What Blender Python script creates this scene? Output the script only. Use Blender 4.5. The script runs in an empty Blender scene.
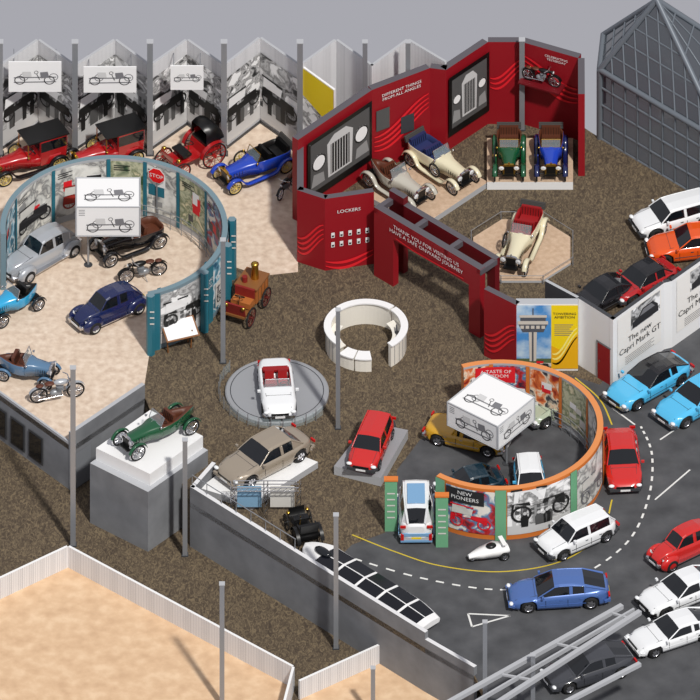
import bpy, math, random, bmesh
from mathutils import Vector, Matrix, Euler
random.seed(7)
SC=bpy.context.scene
SC.view_settings.view_transform='Standard'
SE=0.63; CE=math.sqrt(1-SE*SE); S=22.0
pi=math.pi
# plan grid -> metres (ground plan surveyed from the photo)
def W(px,py,z=0.0):
    return Vector(((px-350)/S, ((350-py)/S - z*CE)/SE, z))
def lin(c):
    c=c/255.0
    return c/12.92 if c<=0.04045 else ((c+0.055)/1.055)**2.4
def col(r,g,b): return (lin(r),lin(g),lin(b),1)
_m={}
def M(name,rgb=None,rough=0.5,metal=0.0,coat=0.0,alpha=1.0):
    if name in _m: return _m[name]
    m=bpy.data.materials.new(name); m.use_nodes=True
    p=m.node_tree.nodes['Principled BSDF']
    p.inputs['Base Color'].default_value=col(*rgb)
    p.inputs['Roughness'].default_value=rough
    p.inputs['Metallic'].default_value=metal
    p.inputs['Coat Weight'].default_value=coat
    p.inputs['Alpha'].default_value=alpha
    _m[name]=m; return m
def NM(name,stops,scale=3,detail=4,dist=0.0,stretch=(1,1,1),rough=0.8,kind='noise',world=True,off=0):
    if name in _m: return _m[name]
    m=bpy.data.materials.new(name); m.use_nodes=True
    nt=m.node_tree; N=nt.nodes; L=nt.links
    p=N['Principled BSDF']; p.inputs['Roughness'].default_value=rough
    if world:
        g=N.new('ShaderNodeNewGeometry'); src=g.outputs['Position']
    else:
        g=N.new('ShaderNodeTexCoord'); src=g.outputs['Object']
    mp=N.new('ShaderNodeMapping'); mp.inputs['Scale'].default_value=stretch; mp.inputs['Location'].default_value=(off,off*1.7,off*.3)
    L.new(src,mp.inputs['Vector'])
    if kind=='noise':
        t=N.new('ShaderNodeTexNoise'); t.inputs['Detail'].default_value=detail; t.inputs['Distortion'].default_value=dist
        t.inputs['Scale'].default_value=scale; o=t.outputs['Fac']
    else:
        t=N.new('ShaderNodeTexBrick'); t.inputs['Scale'].default_value=scale
        t.inputs['Color1'].default_value=(1,1,1,1);t.inputs['Color2'].default_value=(.9,.9,.9,1);t.inputs['Mortar'].default_value=(0,0,0,1)
        o=t.outputs['Color']
    L.new(mp.outputs['Vector'],t.inputs['Vector'])
    r=N.new('ShaderNodeValToRGB')
    e=r.color_ramp.elements
    while len(e)<len(stops): e.new(0.5)
    for k,(ps,c) in enumerate(stops):
        e[k].position=ps; e[k].color=col(*c)
    L.new(o,r.inputs['Fac']); L.new(r.outputs['Color'],p.inputs['Base Color'])
    _m[name]=m; return m

class B:
    def __init__(s,name):
        s.n=name; s.v=[]; s.f=[]; s.m=[]; s.s=[]; s.mats=[]; s.X=None
    def mi(s,m):
        if m not in s.mats: s.mats.append(m)
        return s.mats.index(m)
    def add(s,vs,fs,m,smooth=False,mf=None):
        o=len(s.v)
        for v in vs:
            v=Vector(v)
            if s.X is not None: v=s.X@v
            s.v.append(v)
        k=s.mi(m) if m else 0
        for i,f in enumerate(fs):
            s.f.append([a+o for a in f]); s.m.append(s.mi(mf[i]) if mf else k); s.s.append(smooth)
    def box(s,x0,y0,z0,x1,y1,z1,m):
        s.add([(x0,y0,z0),(x1,y0,z0),(x1,y1,z0),(x0,y1,z0),(x0,y0,z1),(x1,y0,z1),(x1,y1,z1),(x0,y1,z1)],
              [(3,2,1,0),(4,5,6,7),(0,1,5,4),(1,2,6,5),(2,3,7,6),(3,0,4,7)],m)
    def bx(s,c,d,m,rot=(0,0,0)):
        R=Euler(rot).to_matrix(); c=Vector(c); vs=[]
        for z in(-.5,.5):
            for x,y in((-.5,-.5),(.5,-.5),(.5,.5),(-.5,.5)):
                vs.append(c+R@Vector((x*d[0],y*d[1],z*d[2])))
        s.add(vs,[(3,2,1,0),(4,5,6,7),(0,1,5,4),(1,2,6,5),(2,3,7,6),(3,0,4,7)],m)
    def cyl(s,p0,p1,r0,r1,m,n=10,smooth=True):
        p0=Vector(p0);p1=Vector(p1);d=(p1-p0)
        if d.length<1e-6: return
        d.normalize(); a=d.orthogonal().normalized(); b=d.cross(a)
        vs=[]
        for p,r in((p0,r0),(p1,r1)):
            for i in range(n):
                t=2*pi*i/n; vs.append(p+(a*math.cos(t)+b*math.sin(t))*r)
        s.add(vs,[(i,(i+1)%n,n+(i+1)%n,n+i) for i in range(n)],m,smooth)
        s.add(vs,[list(range(n-1,-1,-1)),list(range(n,2*n))],m,False)
    def tube(s,pts,r,m,n=6):
        for a,b in zip(pts,pts[1:]): s.cyl(a,b,r,r,m,n)
    def beam(s,p0,p1,w,h,m):
        p0=Vector(p0);p1=Vector(p1); d=p1-p0; n=Vector((-d.y,d.x,0)).normalized()*w/2; u=Vector((0,0,h/2))
        s.add([p0-n-u,p0+n-u,p0+n+u,p0-n+u,p1-n-u,p1+n-u,p1+n+u,p1-n+u],[(0,1,2,3),(4,5,6,7),(0,1,5,4),(1,2,6,5),(2,3,7,6),(3,0,4,7)],m)
    def loft(s,secs,m,caps=True,closed=True,smooth=True,mf=None):
        n=len(secs[0]); vs=[p for q in secs for p in q]; fs=[];ms=[]
        for i in range(len(secs)-1):
            for j in range(n if closed else n-1):
                j2=(j+1)%n
                fs.append((i*n+j,i*n+j2,(i+1)*n+j2,(i+1)*n+j)); ms.append(mf(i,j) if mf else m)
        s.add(vs,fs,None,smooth,ms)
        if caps:
            k=len(secs)-1
            s.add(secs[0],[list(range(n))],mf(0,0) if mf else m); s.add(secs[k],[list(range(n))],mf(k-1,0) if mf else m)
    def prism(s,poly,z0,z1,m,mt=None):
        n=len(poly); vs=[(p[0],p[1],z0) for p in poly]+[(p[0],p[1],z1) for p in poly]
        s.add(vs,[(i,(i+1)%n,n+(i+1)%n,n+i) for i in range(n)],m)
        s.add(vs,[list(range(n-1,-1,-1))],m); s.add(vs,[list(range(n,2*n))],mt or m)
    def lathe(s,prof,m,c,n=18,axis='y',smooth=True):
        secs=[]
        for r,h in prof:
            q=[]
            for i in range(n):
                t=2*pi*i/n; a,b=r*math.cos(t),r*math.sin(t)
                if axis=='y': q.append((c[0]+a,c[1]+h,c[2]+b))
                elif axis=='x': q.append((c[0]+h,c[1]+a,c[2]+b))
                else: q.append((c[0]+a,c[1]+b,c[2]+h))
            secs.append(q)
        s.loft(secs,m,False,True,smooth)
    def ell(s,c,r,m,n=14,k=8):
        secs=[]
        for i in range(k+1):
            t=pi*i/k; z=-math.cos(t); q=max(math.sin(t),.01)
            secs.append([(c[0]+r[0]*q*math.cos(2*pi*j/n),c[1]+r[1]*q*math.sin(2*pi*j/n),c[2]+r[2]*z) for j in range(n)])
        s.loft(secs,m,False)
    def torus(s,c,R,r,m,rot=(0,0,0),n=18,k=6):
        E=Euler(rot).to_matrix(); secs=[]
        for i in range(n+1):
            t=2*pi*i/n
            secs.append([Vector(c)+E@Vector(((R+r*math.cos(2*pi*j/k))*math.cos(t),(R+r*math.cos(2*pi*j/k))*math.sin(t),r*math.sin(2*pi*j/k))) for j in range(k)])
        s.loft(secs,m,False)
    def wall(s,p0,p1,z0,z1,t,m,mt=None):
        p0=Vector(p0);p1=Vector(p1); d=(p1-p0); d.z=0; d.normalize(); nb=Vector((-d.y,d.x,0))
        s.prism([p0,p1,p1+nb*t,p0+nb*t],z0,z1,m,mt)
    def fin(s,loc=None,rz=0,scale=1):
        if loc is None:
            xs=[v.x for v in s.v];ys=[v.y for v in s.v];zs=[v.z for v in s.v]
            loc=Vector(((min(xs)+max(xs))/2,(min(ys)+max(ys))/2,min(zs)))
            vs=[v-loc for v in s.v]
        else: vs=s.v
        me=bpy.data.meshes.new(s.n+'_mesh'); me.from_pydata([tuple(v) for v in vs],[],s.f)
        for m in s.mats: me.materials.append(m)
        me.polygons.foreach_set('material_index',s.m); me.polygons.foreach_set('use_smooth',s.s)
        bm=bmesh.new(); bm.from_mesh(me); bmesh.ops.recalc_face_normals(bm,faces=bm.faces); bm.to_mesh(me); bm.free()
        me.update()
        o=bpy.data.objects.new(s.n,me); SC.collection.objects.link(o)
        o.location=loc; o.rotation_euler=(0,0,rz); o.scale=(scale,)*3
        return o
def WF(p0,p1):
    p0=Vector(p0);p1=Vector(p1);d=p1-p0;d.z=0;Ln=d.length;d.normalize();n=Vector((d.y,-d.x,0))
    f=lambda u,z,o=.03:p0+d*u+n*o+Vector((0,0,z))
    f.L=Ln
    return f
def RF(c,R,a0,sgn,side):
    c=Vector(c)
    f=lambda u,z,o=.03:(c+Vector(((R+side*o)*math.cos(a0+sgn*u/R),(R+side*o)*math.sin(a0+sgn*u/R),z)))
    return f
def frect(b,fr,u0,z0,u1,z1,m,o=.03,k=None):
    k=k or max(1,int(abs(u1-u0)/.5)); vs=[];
    for i in range(k+1):
        u=u0+(u1-u0)*i/k; vs+= [fr(u,z0,o),fr(u,z1,o)]
    b.add(vs,[(2*i,2*i+2,2*i+3,2*i+1) for i in range(k)],m)
def fpoly(b,fr,pts,m,o=.04): b.add([fr(u,z,o) for u,z in pts],[list(range(len(pts)))],m)
def fcirc(b,fr,u,z,r,m,o=.045,n=14): fpoly(b,fr,[(u+r*math.cos(2*pi*i/n),z+r*math.sin(2*pi*i/n)) for i in range(n)],m,o)
def fring(b,fr,u,z,r,w,m,o=.045,n=16):
    vs=[];
    for i in range(n):
        t=2*pi*i/n
        vs+=[fr(u+r*math.cos(t),z+r*math.sin(t),o),fr(u+(r-w)*math.cos(t),z+(r-w)*math.sin(t),o)]
    b.add(vs,[(2*i,2*((i+1)%n),2*((i+1)%n)+1,2*i+1) for i in range(n)],m)
def fstrip(b,fr,pts,w,m,o=.04):
    vs=[]
    for i,(u,z) in enumerate(pts):
        ww=w[i] if isinstance(w,list) else w
        vs+=[fr(u,z-ww/2,o),fr(u,z+ww/2,o)]
    b.add(vs,[(2*i,2*i+2,2*i+3,2*i+1) for i in range(len(pts)-1)],m)
def ftext(b,fr,txt,u,z,size,m,o=.06,al='CENTER'):
    c=bpy.data.curves.new('t','FONT'); c.body=txt; c.size=size; c.align_x=al; c.resolution_u=2
    ob=bpy.data.objects.new('t',c); SC.collection.objects.link(ob)
    dg=bpy.context.evaluated_depsgraph_get(); me=bpy.data.meshes.new_from_object(ob.evaluated_get(dg))
    b.add([fr(u+v.co.x,z+v.co.y,o) for v in me.vertices],[list(p.vertices) for p in me.polygons],m)
    bpy.data.objects.remove(ob); bpy.data.curves.remove(c); bpy.data.meshes.remove(me)
# ---- materials
carpet=NM('carpet_brown',[(.34,(68,57,46)),(.46,(84,72,57)),(.54,(98,85,67)),(.68,(118,103,80))],scale=6,detail=3,dist=2.0,stretch=(1,.5,1),rough=.95)
beige=NM('carpet_beige',[(.3,(198,176,156)),(.5,(214,194,174)),(.7,(226,209,191))],scale=3,detail=8,rough=.95)
sand=NM('carpet_sand',[(.3,(202,168,134)),(.5,(214,181,146)),(.7,(226,196,162))],scale=1.5,detail=8,rough=.95)
asph=NM('asphalt',[(.3,(64,65,68)),(.6,(82,83,86)),(.8,(94,94,96))],scale=.8,detail=6,rough=.9)
tan=NM('plinth_tan',[(.3,(186,158,132)),(.7,(206,180,154))],scale=5,detail=6,rough=.8)
concrete=NM('concrete_grey',[(.3,(114,116,120)),(.7,(134,136,140))],scale=.8,detail=4,rough=.8)
meshwall=NM('panel_mesh',[(.0,(170,170,174)),(.5,(222,222,224))],scale=4,kind='brick',rough=.7)
white=M('white_paint',(238,238,238),.5); offw=M('off_white',(214,212,206),.6); black=M('black',(14,14,15),.35)
grey=M('grey_paint',(128,131,136),.5); dgrey=M('dark_grey',(62,64,68),.5); steel=M('steel',(150,153,158),.4,.4); lgrey=M('light_grey',(178,180,184),.5)
chrome=M('chrome',(215,215,218),.18,1); brass=M('brass',(205,165,75),.28,1); tyre=M('tyre',(22,22,23),.8)
glass=M('car_glass',(16,20,25),.06,0,.5); wscr=M('clear_glass',(200,220,225),.05,alpha=.25); lamp=M('lamp_lens',(235,238,240),.1); tail=M('tail_lens',(190,16,14),.2)
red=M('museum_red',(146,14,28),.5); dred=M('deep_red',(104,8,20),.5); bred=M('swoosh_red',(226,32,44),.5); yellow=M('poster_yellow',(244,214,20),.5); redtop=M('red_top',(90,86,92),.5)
orange=M('ring_orange',(214,120,50),.5); teal=M('teal',(36,110,128),.5); green=M('panel_green',(110,170,130),.5); paintw=M('road_white',(225,225,222),.7); painty=M('road_yellow',(205,180,50),.7)
leather=M('leather_brown',(90,48,30),.5); wood=M('wood',(130,84,44),.5); navy=M('navy_leather',(40,50,95),.5); rleath=M('leather_red',(150,22,26),.5)
bw=[NM('photo_bw%d'%i,[(.30,(24,24,24)),(.40,(84,84,84)),(.46,(205,205,205)),(.52,(130,130,130)),(.58,(250,250,250))],scale=.8+i*.3,detail=8,dist=.5,off=i*7.3,rough=.6,stretch=(1,1,1.4)) for i in range(4)]
cm=[NM('photo_col%d'%i,st,scale=1.4,detail=4,dist=.6,off=i*5.1,rough=.5) for i,st in enumerate([
 [(.35,(30,90,120)),(.45,(120,180,200)),(.52,(230,235,235)),(.6,(60,110,130))],
 [(.35,(150,40,30)),(.46,(225,120,60)),(.53,(240,225,200)),(.6,(60,60,70))],
 [(.35,(235,235,230)),(.5,(200,200,195)),(.56,(130,130,130)),(.64,(230,228,220))],
 [(.35,(30,40,60)),(.45,(190,40,40)),(.53,(70,130,170)),(.6,(235,230,220))],
 [(.35,(60,90,60)),(.48,(200,200,170)),(.56,(120,130,100)),(.64,(225,215,180))]])]
ink=M('ink',(35,35,38),.6); inkg=M('ink_grey',(120,120,124),.6)
tones=[M('tone%d'%i,(c,c,c),.6) for i,c in enumerate((26,84,150,205,245))]

def car_art(b,fr,u,z,s,m=ink,m2=inkg,o=.045):
    P=lambda q:[(u+a*s,z+c*s) for a,c in q]
    fpoly(b,fr,P([(-.5,.14),(-.48,.36),(-.2,.38),(-.18,.3),(.02,.3),(.05,.38),(.1,.38),(.42,.36),(.44,.14)]),m,o)
    fpoly(b,fr,P([(-.46,.38),(-.44,.62),(-.1,.62),(-.07,.58),(.09,.58),(.05,.38)]),m2,o)
    fpoly(b,fr,P([(-.5,.62),(-.5,.66),(.1,.64),(.1,.6)]),m,o+.005)
    for a in(-.33,.36):
        fring(b,fr,u+a*s,z+.15*s,.17*s,.04*s,m,o+.01)
        for k in range(4):
            t=k*pi/4; c,d=math.cos(t)*.14*s,math.sin(t)*.14*s
            fpoly(b,fr,[(u+a*s-c-.01,z+.15*s-d),(u+a*s-c+.01,z+.15*s-d+.01),(u+a*s+c+.01,z+.15*s+d),(u+a*s+c-.01,z+.15*s+d-.01)],m,o+.012)
def chassis_art(b,fr,u,z,s,o=.02):
    P=lambda q:[(u+a*s,z+c*s) for a,c in q]
    for d in(-.12,.02): fpoly(b,fr,P([(-.5,.14+d),(-.5,.17+d),(.5,.19+d),(.5,.16+d)]),inkg,o)
    for a in(-.36,.34):
        fring(b,fr,u+a*s,z+.1*s,.13*s,.022*s,ink,o+.003); fring(b,fr,u+(a+.1)*s,z+.2*s,.11*s,.018*s,inkg,o+.002)
    fpoly(b,fr,P([(.14,.16),(.12,.34),(.3,.36),(.34,.18)]),inkg,o+.004); fpoly(b,fr,P([(-.28,.2),(-.3,.36),(-.1,.36),(-.08,.2)]),tones[3],o+.004)
    fring(b,fr,u+.03*s,z+.34*s,.05*s,.012*s,ink,o+.006); fpoly(b,fr,P([(.03,.3),(.045,.3),(.12,.12),(.1,.12)]),ink,o+.006)
def photo(b,fr,u0,z0,u1,z1,k,art=True):
    frect(b,fr,u0,z0,u1,z1,bw[k%4],.03)
    rg=random.Random(k*13+5); w=u1-u0;h=z1-z0
    frect(b,fr,u0,z0,u1,z0+h*.2,tones[3],.034)
    # buildings / windows in the upper half, figures and a veteran car in front
    for i in range(3):
        a=u0+rg.random()*w*.7; ww=w*(.15+rg.random()*.2); hh=h*(.3+rg.random()*.25); a1=min(a+ww,u1)
        frect(b,fr,a,z0+h*.2,a1,z0+h*.2+hh,tones[2+i%2],.035+.001*i,1)
        for q in range(2):
            for r in range(2):
                frect(b,fr,a+(a1-a)*(.15+.45*q),z0+h*.2+hh*(.5+.22*r),a+(a1-a)*(.38+.45*q),z0+h*.2+hh*(.64+.22*r),tones[1],.04,1)
    for i in range(5):
        a=u0+w*(.12+.76*rg.random()); c=z0+h*.16; t=tones[rg.randrange(2)]; ph=h*(.28+.08*rg.random())
        fpoly(b,fr,[(a-.05*w,c),(a-.06*w,c+ph*.6),(a-.03*w,c+ph*.82),(a+.03*w,c+ph*.82),(a+.06*w,c+ph*.6),(a+.05*w,c)],t,.046+.001*i)
        fcirc(b,fr,a,c+ph*.92,.03*w,tones[3],.052,10)
    if art: car_art(b,fr,(u0+u1)/2,z0+h*.3,w*.9,tones[0],tones[4],.058)
def grille_art(b,fr,u0,z0,u1,z1,o=.155):
    w=u1-u0;h=z1-z0;c=(u0+u1)/2
    frect(b,fr,u0,z0,u1,z1,tones[1],o)
    fpoly(b,fr,[(c-.2*w,z0+.1*h),(c-.22*w,z0+.8*h),(c-.1*w,z0+.93*h),(c+.1*w,z0+.93*h),(c+.22*w,z0+.8*h),(c+.2*w,z0+.1*h)],tones[3],o+.004)
    frect(b,fr,c-.16*w,z0+.14*h,c+.16*w,z0+.76*h,tones[0],o+.008)
    for k in range(7): frect(b,fr,c-.15*w+k*.046*w,z0+.14*h,c-.138*w+k*.046*w,z0+.76*h,tones[3],o+.012,1)
    for s_ in(-1,1): fcirc(b,fr,c+s_*.36*w,z0+.55*h,.12*w,tones[4],o+.01); fring(b,fr,c+s_*.36*w,z0+.55*h,.12*w,.02*w,tones[0],o+.014); fpoly(b,fr,[(c+s_*.26*w,z0+.1*h),(c+s_*.28*w,z0+.3*h),(c+s_*.45*w,z0+.35*h),(c+s_*.49*w,z0+.1*h)],tones[2],o+.01)
def swoosh(b,fr,u0,z0,u1,z1,n=3,m=None):
    for k in range(n):
        pts=[];ws=[]
        for i in range(13):
            t=i/12; pts.append((u0+(u1-u0)*t, z0+(z1-z0)*(.5-.5*math.cos(pi*t))+k*.26-.35*math.sin(pi*t)*(1-.2*k))); ws.append(.04+.13*math.sin(pi*t*.9+.15))
        fstrip(b,fr,pts,ws,m or bred,.045+.002*k)

# ================= FLOORS =================
def pl(pts,z): return [W(x,y,z) for x,y in pts]
LZ=-2.6
b=B('floor'); main=[(-60,114),(480,114),(580,125),(597,136),(760,232),(760,780),(530,780),(474,676),(425,648),(190,502),(145,398),(72,447),(-60,352)]
b.prism(pl(main,0),-.3,0,carpet); b.fin()
b=B('lower_floor'); b.prism(pl([(-60,330),(300,380),(560,560),(560,800),(-60,800)],LZ),LZ-.3,LZ,carpet); b.fin()
b=B('beige_carpet'); b.prism(pl([(-60,116),(297,116),(298,272),(262,276),(228,265),(215,315),(150,350),(143,394),(72,444),(-60,350)],0),.001,.012,beige); b.fin()
RC=W(500,475); RR=4.7
b=B('asphalt_road'); b.prism(pl([(318,578),(352,545),(385,533),(396,500),(397,470),(420,440),(500,410),(560,372),(600,385),(640,330),(760,300),(760,780),(530,780),(474,674),(425,644)],0),.001,.014,asph)
b.fin()
b=B('sand_carpet'); b.prism(pl([(-60,628),(68,568),(292,688),(268,780),(-60,780)],LZ),LZ+.001,LZ+.03,sand); b.fin()
b=B('sand_carpet'); b.prism(pl([(300,700),(415,648),(470,690),(400,780),(290,780)],LZ),LZ+.001,LZ+.03,sand); b.fin()
def cr(pts,n=8):
    out=[]; P=[pts[0]]+list(pts)+[pts[-1]]
    for i in range(1,len(P)-2):
        for k in range(n):
            t=k/n; a,bb,c,d=P[i-1],P[i],P[i+1],P[i+2]
            out.append(tuple(.5*((2*bb[j])+(-a[j]+c[j])*t+(2*a[j]-5*bb[j]+4*c[j]-d[j])*t*t+(-a[j]+3*bb[j]-3*c[j]+d[j])*t**3) for j in range(2)))
    out.append(tuple(pts[-1])); return out
def mark(b,pts,w,m,dash=False,curve=True,z=.02):
    p=cr(pts,10) if curve else pts
    Q=[W(x,y,0) for x,y in p]
    for i in range(len(Q)-1):
        if dash and i%2: continue
        d=(Q[i+1]-Q[i]); d.normalize(); n=Vector((-d.y,d.x,0))*w/2; zz=Vector((0,0,z))
        b.add([Q[i]-n+zz,Q[i+1]-n+zz,Q[i+1]+n+zz,Q[i]+n+zz],[(0,1,2,3)],m)
b=B('road_marking')
mark(b,[(345,556),(420,578),(500,590),(570,580),(625,545),(648,500),(652,455),(640,425)],.1,paintw,True)
mark(b,[(352,535),(395,552),(440,566),(500,572),(560,562),(600,535),(612,500)],.07,painty)
mark(b,[(575,378),(600,400),(612,425)],.07,painty)
for a,c in(((690,470),(655,500)),((705,410),(660,440)),((635,425),(612,408))): mark(b,[a,c],.08,paintw,False,False)
mark(b,[(468,614),(510,616),(472,627),(468,614)],.09,paintw,False,False)
b.fin()

# ================= CAMERA / LIGHT =================
cd=bpy.data.cameras.new('camera'); cam=bpy.data.objects.new('camera',cd); SC.collection.objects.link(cam); SC.camera=cam
cd.type='ORTHO'; cd.ortho_scale=700/S; cd.clip_end=200
dv=Vector((0,CE,-SE)); cam.location=-dv*60; cam.rotation_euler=(math.acos(SE),0,0)
sd=bpy.data.lights.new('sun','SUN'); sd.energy=3.1; sd.angle=math.radians(3); sd.color=(1,.97,.92)
so=bpy.data.objects.new('sun',sd); SC.collection.objects.link(so); so.rotation_euler=Vector((-.3,.68,-1.0)).to_track_quat('-Z','Y').to_euler()
wd=bpy.data.worlds.new('world'); SC.world=wd; wd.use_nodes=True
bg=wd.node_tree.nodes['Background']; bg.inputs[0].default_value=col(168,168,175); bg.inputs[1].default_value=1.0

# ================= BACK WALLS (zigzag bays) =================
def ground(px,py_top,h): return W(px,py_top,h).xy.to_3d()
H1=4.95
tops=[(-38,40),(0,66),(38,40),(75,66),(115,40),(150,66),(187,40),(224,66),(260,38),(300,66),(336,40),(372,66),(408,40),(445,62)]
b=B('wall_back')
G=[ground(x,y,H1) for x,y in tops]
for i in range(len(G)-1):
    a,c=G[i],G[i+1]; b.wall(a,c,0,H1,.12,meshwall,lgrey)
    fr=WF(a,c)
    if i<9: photo(b,fr,.05,.3,fr.L-.05,H1-.8,i,art=True)
    frect(b,fr,0,0,fr.L,.2,dgrey,.05)
b.fin()
for px,py,wd_,hh in((35,62,2.4,1.75),(110,67,2.4,1.5),(187,66,1.5,1.4)):
    b=B('photo_sign'); zt=5.5; p=W(px,py,zt); p.z=0
    fr=WF(p-Vector((wd_/2,0,0)),p+Vector((wd_/2,0,0)))
    b.box(p.x-wd_/2,p.y,zt-hh,p.x+wd_/2,p.y+.06,zt,white)
    chassis_art(b,fr,wd_/2,zt-hh+.5,wd_*.8,.012)
    for sx in(-.4,.4): b.cyl((p.x+sx*wd_,p.y+.04,zt-.6),(p.x+sx*wd_,p.y+2.2-abs(sx),4.8),.02,.02,steel,6)
    b.fin()
def post(px,pb,ptop,z0=0,w=.26,name='steel_column'):
    p=W(px,pb,z0); h=(pb-ptop)/(S*CE); b=B(name); b.box(p.x-w/2,p.y-w/2,z0,p.x+w/2,p.y+w/2,z0+h,steel); b.box(p.x-w*.7,p.y-w*.7,z0,p.x+w*.7,p.y+w*.7,z0+.06,dgrey)
    b.box(p.x-w*.6,p.y-w*.6,z0+h,p.x+w*.6,p.y+w*.6,z0+h+.05,lgrey); b.fin()
for x in(0,75,150,224,300): post(x,154,42,.013,.26)
for x in(365,408): post(x,150,42,0,.22)
post(223,362,240,0,.22); post(338,428,310,0,.2); post(522,129,40,0,.24)
post(185,555,440,LZ,.22); post(336,648,515,LZ,.22); post(222,705,584,LZ+.03,.22); post(373,720,668,LZ+.03,.2)
post(73,545,368,LZ,.24); post(485,700,622,.015,.2); post(533,716,655,.015,.2)

# ================= RED GALLERY =================
RH=4.8
b=B('wall_red_gallery')
RP=[(298,140),(372,90),(430,68),(446,70),(488,42),(522,42),(578,58)]
RG=[ground(x,y,RH) for x,y in RP]
for i in range(len(RG)-1): b.wall(RG[i],RG[i+1],0,RH,.35,red,redtop)
def screen(fr,u0,u1):
    frect(b,fr,u0,.9,u1,4.35,black,.14); grille_art(b,fr,u0+.18,1.3,u1-.18,4.1,.15)
fr=WF(RG[0],RG[1]); screen(fr,.5,fr.L-.15)
fr=WF(RG[1],RG[2]); swoosh(b,fr,.1,1.2,fr.L-.1,2.6,4); ftext(b,fr,'DIFFERENT THINGS\nFROM ALL ANGLES',fr.L*.5,4.2,.24,white); frect(b,fr,.2,2.3,.9,3.5,tones[1],.06); frect(b,fr,1.5,1.6,2.2,2.6,dgrey,.06)
fr=WF(RG[3],RG[4]); screen(fr,.06,fr.L-.06)
fr=WF(RG[4],RG[5]); swoosh(b,fr,.1,2.2,fr.L,3.3,3)
fr=WF(RG[5],RG[6]); swoosh(b,fr,0,3.3,fr.L,2.2,4); ftext(b,fr,'CELEBRATING\nYESTERDAY',fr.L*.62,4.4,.18,white)
e=RG[6]; b.wall(e,e+Vector((.01,-2.6,0)),0,RH,.3,red,redtop)
pA=fr(.15,3.0,.02);pB=fr(2.2,3.0,.02);pC=fr(2.2,3.0,.8);pD=fr(.15,3.0,.8); b.prism([pA,pB,pC,pD],3.0,3.08,dred)
b.fin()
SHELF=(fr(1.15,3.08,.42),fr(2,3,0)-fr(1,3,0))
b=B('wall_lockers')
LH=4.2
LP=[(297,145),(297,190),(325,199),(374,192)]
LG=[ground(x,y,LH) for x,y in LP]
for i in range(3): b.wall(LG[i],LG[i+1],0,LH,.3,red,redtop)
fr=WF(LG[2],LG[3]); ftext(b,fr,'LOCKERS',1.1,3.3,.26,white)
for r in range(2):
    for c in range(5): frect(b,fr,.28+c*.4,1.9-r*.55,.44+c*.4,2.2-r*.55,white,.05,1); frect(b,fr,.31+c*.4,1.95-r*.55,.41+c*.4,2.05-r*.55,ink,.06,1)
fr=WF(LG[1],LG[2]); swoosh(b,fr,.05,.7,fr.L-.05,1.9,4)
fr=WF(LG[2],LG[3]); swoosh(b,fr,.02,.3,fr.L-.05,.6,2)
b.fin()
b=B('yellow_banner'); a=ground(301,66,4.7); c=ground(334,90,4.7); b.wall(a,c,0,4.7,.1,white,white); fr=WF(a,c); fpoly(b,fr,[(0,4.68),(fr.L,4.68),(fr.L,2.4),(0,3.2)],yellow,.04); fpoly(b,fr,[(0,3.2),(fr.L,2.4),(fr.L,1.6),(0,1.6)],bw[2],.04)
b.fin()
b=B('exit_arch'); AH=4.0
a0,a1=ground(374,207,AH),ground(480,270,AH)
d=(a1-a0).normalized(); nb=Vector((-d.y,d.x,0))
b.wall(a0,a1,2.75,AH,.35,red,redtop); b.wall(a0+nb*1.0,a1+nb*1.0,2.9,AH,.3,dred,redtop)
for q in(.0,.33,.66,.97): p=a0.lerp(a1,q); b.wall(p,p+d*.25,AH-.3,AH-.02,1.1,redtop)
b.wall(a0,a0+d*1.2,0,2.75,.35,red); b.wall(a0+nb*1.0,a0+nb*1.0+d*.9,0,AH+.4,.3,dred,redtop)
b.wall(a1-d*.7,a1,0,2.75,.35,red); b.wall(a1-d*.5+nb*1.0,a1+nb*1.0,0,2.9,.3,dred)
fr=WF(a0,a1); ftext(b,fr,'THANK YOU FOR VISITING US\nHAVE A SAFE ONWARD JOURNEY',fr.L*.5,3.5,.3,white)
fstrip(b,fr,[(1.4,2.95),(2.5,2.85),(4,2.88),(fr.L-1,2.95)],.07,bred); b.fin()
b=B('wall_red_exit'); a=ground(484,289,3.9); c=ground(516,305,3.9); b.wall(a,c,0,3.9,.3,red,redtop); fr=WF(a,c); swoosh(b,fr,.1,.6,fr.L-.05,1.9,4)
b.fin()
b=B('poster_wall'); a=ground(516,304,3.9); c=ground(578,304,3.9); b.wall(a,c,0,3.9,.4,white,lgrey); fr=WF(a,c)
sky_=NM('poster_sky',[(.4,(70,140,205)),(.6,(190,215,232))],scale=.8,off=3)
frect(b,fr,0,.15,1.6,3.85,sky_,.04); frect(b,fr,0,.15,1.6,.75,M('grass_poster',(88,104,70),.5),.05)
T1=M('tower_pale',(205,200,190)); T2=M('tower_dark',(84,88,96))
fpoly(b,fr,[(.62,.6),(.58,2.3),(.95,2.3),(.92,.6)],T1,.055); frect(b,fr,.72,.6,.8,2.3,T2,.06,1)
fpoly(b,fr,[(.3,2.3),(.12,2.75),(1.42,2.75),(1.25,2.3)],T2,.058); frect(b,fr,.08,2.75,1.46,2.95,T1,.06); frect(b,fr,.2,2.95,1.35,3.15,T2,.06); frect(b,fr,.15,3.15,1.4,3.3,T1,.062); frect(b,fr,.75,3.3,.8,3.7,T2,.062,1)
for k in range(5): frect(b,fr,.2+k*.24,2.5,.36+k*.24,2.68,T1,.062,1)
frect(b,fr,0,.3,1.6,.5,T1,.06); car_art(b,fr,1.2,.25,.6,ink,bred,.065)
yo=M('poster_amber',(236,178,20)); frect(b,fr,1.6,.15,2.82,3.85,yellow,.04); fpoly(b,fr,[(1.6,.15),(1.6,1.5),(2.1,1.2),(2.82,2.2),(2.82,.15)],yo,.045); swoosh(b,fr,1.65,.5,2.78,2.0,3,M('yel2',(252,238,130))); ftext(b,fr,'TOWERING\nAMBITION',2.21,3.3,.2,ink)
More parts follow.
